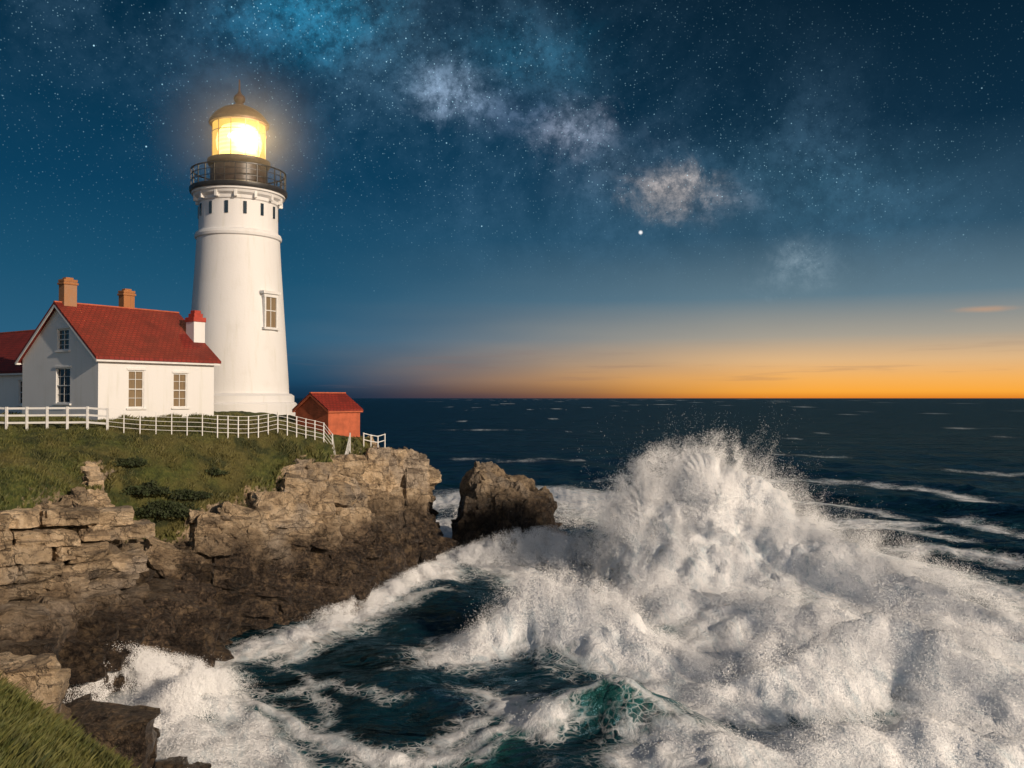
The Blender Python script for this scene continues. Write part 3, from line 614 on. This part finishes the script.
# ---------------------------------------------------------------- houses
def wall(mbw,mbg,mbf,origin,udir,ndir,length,top,ops,breaks=()):
    o=Vector(origin);u=Vector(udir);n=Vector(ndir)
    P=lambda s,z,dn=0:o+u*s+Vector((0,0,z))+n*dn
    ss=sorted(set([0,length]+[q for op in ops for q in op[:2]]+list(breaks)))
    for a,b_ in zip(ss[:-1],ss[1:]):
        m_=(a+b_)/2; cov=sorted([op for op in ops if op[0]<m_<op[1]],key=lambda q:q[2]); z0=-1.0
        for op in cov: mbw.poly([P(a,z0),P(b_,z0),P(b_,op[2]),P(a,op[2])]); z0=op[3]
        mbw.poly([P(a,z0),P(b_,z0),P(b_,top(b_)),P(a,top(a))])
    for a,b_,c,d in ops:
        D=-.16
        for q in([(a,c),(b_,c)],[(b_,c),(b_,d)],[(b_,d),(a,d)],[(a,d),(a,c)]):
            mbw.poly([P(*q[0]),P(*q[1]),P(*q[1],D),P(*q[0],D)])
        mbg.poly([P(a,c,-.13),P(b_,c,-.13),P(b_,d,-.13),P(a,d,-.13)])
        rz=math.atan2(u.y,u.x); w_m=(a+b_)/2;h_m=(c+d)/2
        bx=lambda s,z,sx_,sz,dn,dp:mbf.box(P(s,z,dn),(sx_,dp,sz),rz)
        bx(a+.035,h_m,.07,d-c,-.08,.07);bx(b_-.035,h_m,.07,d-c,-.08,.07);bx(w_m,d-.035,b_-a-.14,.07,-.08,.066);bx(w_m,c+.035,b_-a-.14,.07,-.08,.066)
        bx(w_m,h_m,b_-a-.14,.06,-.075,.07)
        bx(w_m,h_m,.035,d-c-.14,-.09,.04)
        bx(w_m,c+(d-c)*.26,b_-a-.14,.03,-.092,.036);bx(w_m,c+(d-c)*.76,b_-a-.14,.03,-.092,.036)
        bx(w_m,c-.06,b_-a+.26,.10,.03,.14); bx(w_m,d+.07,b_-a+.2,.12,.018,.07)
def gable_house(name,loc,rz,Lx_,Wy,hw,hr,ov,matw,matr,ops_long,ops_gable,th=.14,fascia=None,parent=None,pre='',back=None):
    E=parent or empty(name,loc,rz)
    w=MB();g1=MB();g2=MB();f=MB()
    topg=lambda s:hw+(hr-hw)*(1-abs(s-Wy/2)/(Wy/2))
    wall(w,g1,f,(0,0,0),(1,0,0),(0,-1,0),Lx_,lambda s:hw,ops_long)
    wall(w,g2,f,(0,Wy,0),(0,-1,0),(-1,0,0),Wy,topg,ops_gable,(Wy/2,))
    wall(w,g1,f,(Lx_,0,0),(0,1,0),(1,0,0),Wy,topg,[],(Wy/2,))
    wall(w,g2,f,(Lx_,Wy,0),(-1,0,0),(0,1,0),Lx_,lambda s:hw,back or [])
    w.obj(pre+'walls',matw,E)
    if g1.v: g1.obj(pre+'front_window_glass',M_glass_warm,E)
    if g2.v: g2.obj(pre+'gable_window_glass',M_glass_dark,E)
    if f.v: f.obj(pre+'window_frames',M_trim,E,.008)
    sl=(hr-hw)/(Wy/2); me=bpy.data.meshes.new('roof'); vs_=[];fs_=[]
    for sgn in(0,1):
        y0=-ov if sgn==0 else Wy+ov; ym=Wy/2
        z0=hw-ov*sl+.02; z1=hr+.02
        n0=len(vs_)
        for x in(-ov,Lx_+ov):
            for (yy,z) in((y0,z0),(ym,z1)):
                for dz in(0,th): vs_.append((x,yy,z+dz))
        a=n0
        fs_+=[(a+1,a+5,a+7,a+3),(a,a+2,a+6,a+4),(a,a+4,a+5,a+1),(a,a+1,a+3,a+2),(a+4,a+6,a+7,a+5)]
    me.from_pydata(vs_,[],fs_); uvl=me.uv_layers.new()
    for pl in me.polygons:
        for li in pl.loop_indices:
            c=me.vertices[me.loops[li].vertex_index].co; uvl.data[li].uv=(c.x,abs(c.y-Wy/2)*math.hypot(1,sl))
    me.materials.append(matr); ro_=bpy.data.objects.new(pre+'roof',me); scene.collection.objects.link(ro_); ro_.parent=E
    fm_=fascia or M_trim
    f=MB()
    for x in(-ov+.03,Lx_+ov-.03):
        for y0 in(-ov,Wy+ov): f.beam((x,y0,hw-ov*sl-.06),(x,Wy/2,hr-.06),.05,.12)
    for y0 in(-ov+.04,Wy+ov-.04): f.beam((-ov+.06,y0,hw-ov*sl-.05),(Lx_+ov-.06,y0,hw-ov*sl-.05),.06,.10)
    f.obj(pre+'fascia',fm_,E)
    f=MB(); f.beam((-ov,Wy/2,hr+th+.02),(Lx_+ov,Wy/2,hr+th+.02),.16,.07); f.obj(pre+'ridge_cap',M_redwall if matr is M_roof else matr,E)
    return E
RZ=math.atan2(.82,.57)
def sl_(px):
    a=(px-512)/F; return (a*48+22.4)/(.57-a*.82)
def gl_(px):
    a=(px-512)/F; return (a*48+22.4)/(-.82-a*.57)
opl=[(sl_(128),sl_(144),.75,2.85),(sl_(173),sl_(187),.75,2.75)]
Wg=8.1
opg=[(Wg-gl_(56),Wg-gl_(70),1.0,3.0),(Wg-gl_(57),Wg-gl_(68.5),4.0,5.2)]
HS=gable_house('keepers_house',(-22.4,48,9.7),RZ,7.4,Wg,3.6,6.6,.3,M_white,M_roof,opl,opg)
gable_house('x',None,0,13,6,3.1,5.75,.3,M_white,M_roof,[],[],parent=HS,pre='wing_',back=[(9.6,10.5,.9,2.4)])
for o in list(HS.children):
    if o.name.startswith('wing_'): o.rotation_euler=(0,0,math.pi/2); o.location=(1.3+6,Wg-.3,0)
def chimney(x,y,z0,z1,w,nm,mb_):
    m=MB(); m.box((x,y,(z0+z1)/2),(w,w*.8,z1-z0)); m.box((x,y,z1-.12),(w+.12,w*.8+.12,.12)); m.box((x,y,z1+.05),(w+.05,w*.8+.05,.14)); m.box((x,y,z1+.18),(w*.6,w*.5,.12)); return m.obj(nm,mb_,HS,.015)
chimney(.5,Wg/2,6.1,7.95,.75,'brick_chimney',M_brick)
chimney(4.5,Wg/2+.6,5.6,7.75,.72,'brick_chimney_rear',M_brick)
m=MB(); m.box((7.3,1.7,4.7),(.8,.8,2.6)); m.obj('white_chimney',M_white,HS,.015)
m=MB(); m.box((7.3,1.7,6.14),(.9,.9,.28)); m.box((7.3,1.7,6.4),(.62,.62,.24)); m.box((7.3,1.7,6.62),(.45,.45,.2)); m.obj('chimney_cap',simple('red_cap',(.4,.05,.03)),HS,.02)
gable_house('red_shed',(-11.8,57,8.5),RZ,2.86,3.1,1.75,2.75,.15,M_redwall,M_roof,[],[],th=.08,fascia=M_redwall)
# ---------------------------------------------------------------- fences
fn=MB()
def fence(m,a,b_,n,h,rails,pw,rw):
    for i in range(n+1):
        t_=i/n; x=a[0]+(b_[0]-a[0])*t_; y=a[1]+(b_[1]-a[1])*t_; z=ground(x,y)
        m.box((x,y,z+h/2-.1),(pw,pw,h+.2),math.atan2(b_[1]-a[1],b_[0]-a[0]))
        if i<n:
            t2=(i+1)/n; x2=a[0]+(b_[0]-a[0])*t2; y2=a[1]+(b_[1]-a[1])*t2; z2=ground(x2,y2)
            for r_ in rails: m.beam((x,y,z+h*r_),(x2,y2,z2+h*r_),.035,rw)
fence(fn,(-31,45.5),(-25.4,44.6),5,1.15,(.3,.62,.93),.10,.10)
fence(fn,(-25.4,44.6),(-20.6,45.2),5,1.15,(.3,.62,.93),.10,.10)
fn.obj('white_rail_fence',M_trim)
fn=MB(); fence(fn,(-20.6,45.2),(-15.8,47.6),7,1.15,(.2,.4,.6,.8,.98),.045,.018); fence(fn,(-15.8,47.6),(-10.6,52.4),12,1.15,(.2,.4,.6,.8,.98),.055,.02); fence(fn,(-10.6,52.4),(-10.3,56.5),4,1.1,(.25,.5,.75,.98),.06,.025)
fn.obj('white_wire_fence',M_trim)
fn=MB(); fence(fn,(-9.8,58.6),(-8.6,60),3,.9,(.5,.95),.07,.05); fn.obj('cliff_edge_railing',M_trim)
# ---------------------------------------------------------------- grass
def blades(n,mask,hmin,hmax,wd):
    idx=np.where(mask.ravel())[0]; idx=rng.choice(idx,n)
    P=V[idx]+np.c_[rng.uniform(-st/2,st/2,(n,2)),np.full(n,-.03)]
    h=rng.uniform(hmin,hmax,n)*(.6+.9*np.abs(perlin(P[:,0]*.6,P[:,1]*.6))); a=rng.uniform(0,2*math.pi,n); w=wd*rng.uniform(.6,1.3,n)
    ux,uy=np.cos(a)*w,np.sin(a)*w; l=rng.normal(0,.35,(n,2))*h[:,None]+np.array([.18,.05])*h[:,None]
    v=np.stack([P+np.c_[-ux,-uy,0*w],P+np.c_[ux,uy,0*w],P+np.c_[l*.4+np.c_[ux,uy]*.6,h*.6],P+np.c_[l,h],],1)
    return v.reshape(-1,3),(np.array([(0,1,2),(0,2,3)])[None]+4*np.arange(n)[:,None,None]).reshape(-1,3),np.repeat(rng.uniform(0,1,n),4)
inview=(np.abs(X/Y)<.62)
g=(G>.5)
vv=[];ff_=[];tt_=[];c0=0
tuft=g&(fbm(X*.9,Y*.9,o=3)>.15)
for q in[(120000,g&inview&(Y>28)&(Y<56),.05,.18,.013),(30000,tuft&inview&(Y>28)&(Y<56),.12,.34,.018),(70000,g&inview&(Y<28)&(Y>12),.10,.34,.007),(18000,(G>.32)&(G<.62)&inview&(Y>28)&(Y<60),.12,.40,.02)]:
    a,b_,c=blades(*q); vv.append(a);ff_.append(b_+c0);c0+=len(a);tt_.append(c)
mesh_obj('grass',np.concatenate(vv),np.concatenate(ff_),M_blade,attrs={'tint':np.concatenate(tt_)})
M_sh=simple('shrub_leaves',(.03,.042,.012),.8,.5,4)
def shrub(px,py,d,r,n):
    x,y,_=W(px,py,d); z=ground(x,y)
    dirn=rng.normal(size=(n,3)); dirn/=np.linalg.norm(dirn,axis=1)[:,None]; dirn[:,2]=np.abs(dirn[:,2])
    rad=r*(.5+.5*rng.uniform(0,1,n)**.5)*(1+.7*perlin(dirn[:,0]*2+px,dirn[:,1]*2,dirn[:,2]*2))
    P=dirn*rad[:,None]*np.array([1.5,1,.6])+np.array([x,y,z]); s=rng.uniform(.03,.09,n)
    a=rng.normal(size=(n,3));b_=rng.normal(size=(n,3)); a/=np.linalg.norm(a,axis=1)[:,None];b_/=np.linalg.norm(b_,axis=1)[:,None]
    v=np.stack([P-a*s[:,None],P+b_*s[:,None]*.7,P+a*s[:,None],P-b_*s[:,None]*.7],1).reshape(-1,3)
    mesh_obj('shrub',v,np.arange(4*n).reshape(-1,4),M_sh)
for q in[(148,492,42.6,.75,2500),(170,512,42,.95,3200),(192,502,43,.6,1800),(130,480,43.3,.5,1500),(215,480,45,.4,1000)]: shrub(*q)
# ---------------------------------------------------------------- sun
el=math.asin(sd.z); az=math.atan2(sd.x,sd.y)
su=bpy.data.lights.new('sun','SUN'); su.energy=3.6; su.angle=math.radians(.5); su.color=(1,.82,.64)
so=bpy.data.objects.new('sun',su); so.rotation_euler=sd.to_track_quat('Z','Y').to_euler(); scene.collection.objects.link(so)
# ---------------------------------------------------------------- world
w=bpy.data.worlds.new('World'); scene.world=w; w.use_nodes=True; t=NT(w.node_tree)
bg=w.node_tree.nodes['Background']
D=t.n('ShaderNodeTexCoord').outputs['Generated']
D=t.v('NORMALIZE',D); sp=t.n('ShaderNodeSeparateXYZ',Vector=D); x,y,z=sp.outputs
zc=t.m('MULTIPLY',t.m('MAXIMUM',z,0),2.0)
pp=lambda py:(398-py)/900*2
left=t.ramp(zc,[(0,srgb(22,54,80)),(pp(385),srgb(28,68,96)),(pp(340),srgb(42,94,124)),(pp(280),srgb(28,82,112)),(pp(200),srgb(12,63,93)),(pp(90),srgb(6,46,70)),(1,srgb(3,30,48))])
right=t.ramp(zc,[(0,srgb(225,130,40)),(pp(392),srgb(252,170,60)),(pp(380),srgb(246,178,92)),(pp(362),srgb(224,182,132)),(pp(338),srgb(168,160,146)),(pp(300),srgb(98,124,138)),(pp(240),srgb(46,80,102)),(pp(150),srgb(13,44,65)),(1,srgb(3,17,29))])
n_w=t.noise(t.v('MULTIPLY',D,(1,1,6)),2.2,3)
xf=t.m('ADD',x,t.m('MULTIPLY',t.m('SUBTRACT',n_w,.5),.25))
f=t.ss(xf,-.28,.36)
col=t.mix(f,left,right)
bank=t.m('MULTIPLY',t.ss(z,.0,.022,1,0),t.ss(x,-.05,.3,.6,.0)); col=t.mix(bank,col,srgb(18,44,66))
cl=t.noise(t.v('MULTIPLY',D,(3,3,60)),1.6,4,.6); clf=t.m('MULTIPLY',t.ss(cl,.55,.7),t.m('MULTIPLY',t.ss(z,.0,.02),t.ss(z,.03,.075,1,0)))
col=t.mix(t.m('MULTIPLY',clf,.25),col,srgb(130,105,100))
def dirp(px,py):
    return Vector(((px-512)/F,1,(398-py)/F)).normalized()
dv=t.v('SUBTRACT',D,tuple(dirp(985,309))); le=t.v('LENGTH',t.v('MULTIPLY',dv,(1,1,9)))
nrm=dirp(300,-10).cross(dirp(820,300)).normalized()
wob=t.noise(D,4,3,.6)
bds=t.m('ADD',t.v('DOT_PRODUCT',D,tuple(nrm)),t.m('MULTIPLY',t.m('SUBTRACT',wob,.5),.10)); bd=t.m('ABSOLUTE',bds)
fbn=t.noise(D,6,6,.65,.5); fb2=t.noise(D,17,6,.7,.6); fb3=t.noise(D,50,5,.78)
col=t.mix(t.m('MULTIPLY',t.ss(t.m('ADD',le,t.m('MULTIPLY',fb2,.03)),.015,.055,1,0),.5),col,srgb(210,160,120))
zf=t.ss(z,.08,.25)
band=t.m('MULTIPLY',t.m('MULTIPLY',t.ss(bd,0,.28,1,0),t.ss(fbn,.33,.68)),zf)
band=t.m('MULTIPLY',band,t.ss(fb3,.3,.65,.5,1.2))
col=t.mix(1.0,col,t.mix(t.m('MULTIPLY',band,.36),(0,0,0,1),srgb(85,118,142)),'ADD')
pm=0.
for (px,py,rad,cc,amp) in[(450,90,.056,(160,180,205),.7),(490,105,.06,(120,135,160),.3),(572,128,.055,(165,172,190),.6),(530,110,.06,(90,110,140),.3),(674,187,.055,(220,198,180),.75),(720,200,.05,(150,140,140),.2),(795,262,.055,(140,150,155),.45),(322,12,.10,(40,150,190),.5),(270,20,.10,(20,80,110),.5),(535,58,.09,(25,110,140),.35),(400,60,.09,(50,85,105),.3),(620,160,.09,(90,100,115),.3),(760,170,.12,(50,80,95),.3),(860,200,.12,(30,70,85),.25)]:
    dv=t.v('SUBTRACT',D,tuple(dirp(px,py))); le=t.v('LENGTH',t.v('MULTIPLY',dv,(.75,.75,1.4)))
    le=t.m('ADD',le,t.m('MULTIPLY',t.m('SUBTRACT',fb2,.5),.10))
    fa_=t.m('MULTIPLY',t.m('POWER',t.ss(le,-.01,rad,1,0),1.3),t.ss(fb3,.35,.65,.3,1.2))
    pm=t.m('ADD',pm,fa_)
    col=t.mix(1.0,col,t.mix(t.m('MULTIPLY',fa_,amp),(0,0,0,1),srgb(*cc)),'ADD')
dust=t.m('MULTIPLY',t.ss(t.m('ABSOLUTE',t.m('ADD',bds,.02)),.0,.06,1,0),t.ss(fbn,.45,.58)); col=t.mix(t.m('MULTIPLY',dust,t.m('MULTIPLY',zf,.4)),col,srgb(16,32,48))
def stars(scale,rad,powr,amp,thr):
    vn=t.n('ShaderNodeTexVoronoi',Vector=D,Scale=scale); c_r=t.n('ShaderNodeSeparateColor',Color=vn.outputs['Color']).outputs
    s_=t.ss(vn.outputs['Distance'],0,rad,1,0); br=t.m('POWER',c_r[0],powr); s_=t.m('MULTIPLY',s_,t.m('MULTIPLY',br,amp))
    return t.m('MULTIPLY',s_,t.m('GREATER_THAN',c_r[1],thr))
dens=t.m('ADD',t.ss(bd,.02,.3,1.15,.5),t.m('MULTIPLY',pm,1.2))
st_=t.m('MULTIPLY',t.m('ADD',stars(190,.17,3,.8,.45),stars(330,.28,2,.5,.2)),dens)
st_=t.m('ADD',st_,stars(60,.068,2.4,2.0,.4))
st_=t.m('MULTIPLY',st_,t.ss(z,.07,.28,.0,1)); st_=t.m('MULTIPLY',st_,t.ss(x,-.5,.35,1.1,.6))
col=t.mix(1.0,col,t.v('SCALE',(.5,.86,1.0),st_),'ADD')
dv=t.v('LENGTH',t.v('SUBTRACT',D,tuple(dirp(641,232)))); col=t.mix(t.ss(dv,0.0006,.003,1,0),col,(1,1,1,1))
sky=t.n('ShaderNodeTexSky'); sky.sky_type='NISHITA'; sky.sun_disc=False; sky.sun_elevation=el; sky.sun_rotation=az
mk=t.m('SUBTRACT',1,t.ss(y,-.5,.25))
col=t.mix(1.0,col,t.v('SCALE',sky.outputs[0],t.m('MULTIPLY',mk,.042)),'ADD')
t.set(bg.inputs['Color'],col); bg.inputs['Strength'].default_value=1.0
scene.view_settings.view_transform='Standard'; scene.view_settings.look='None'; scene.view_settings.exposure=0
print('done')
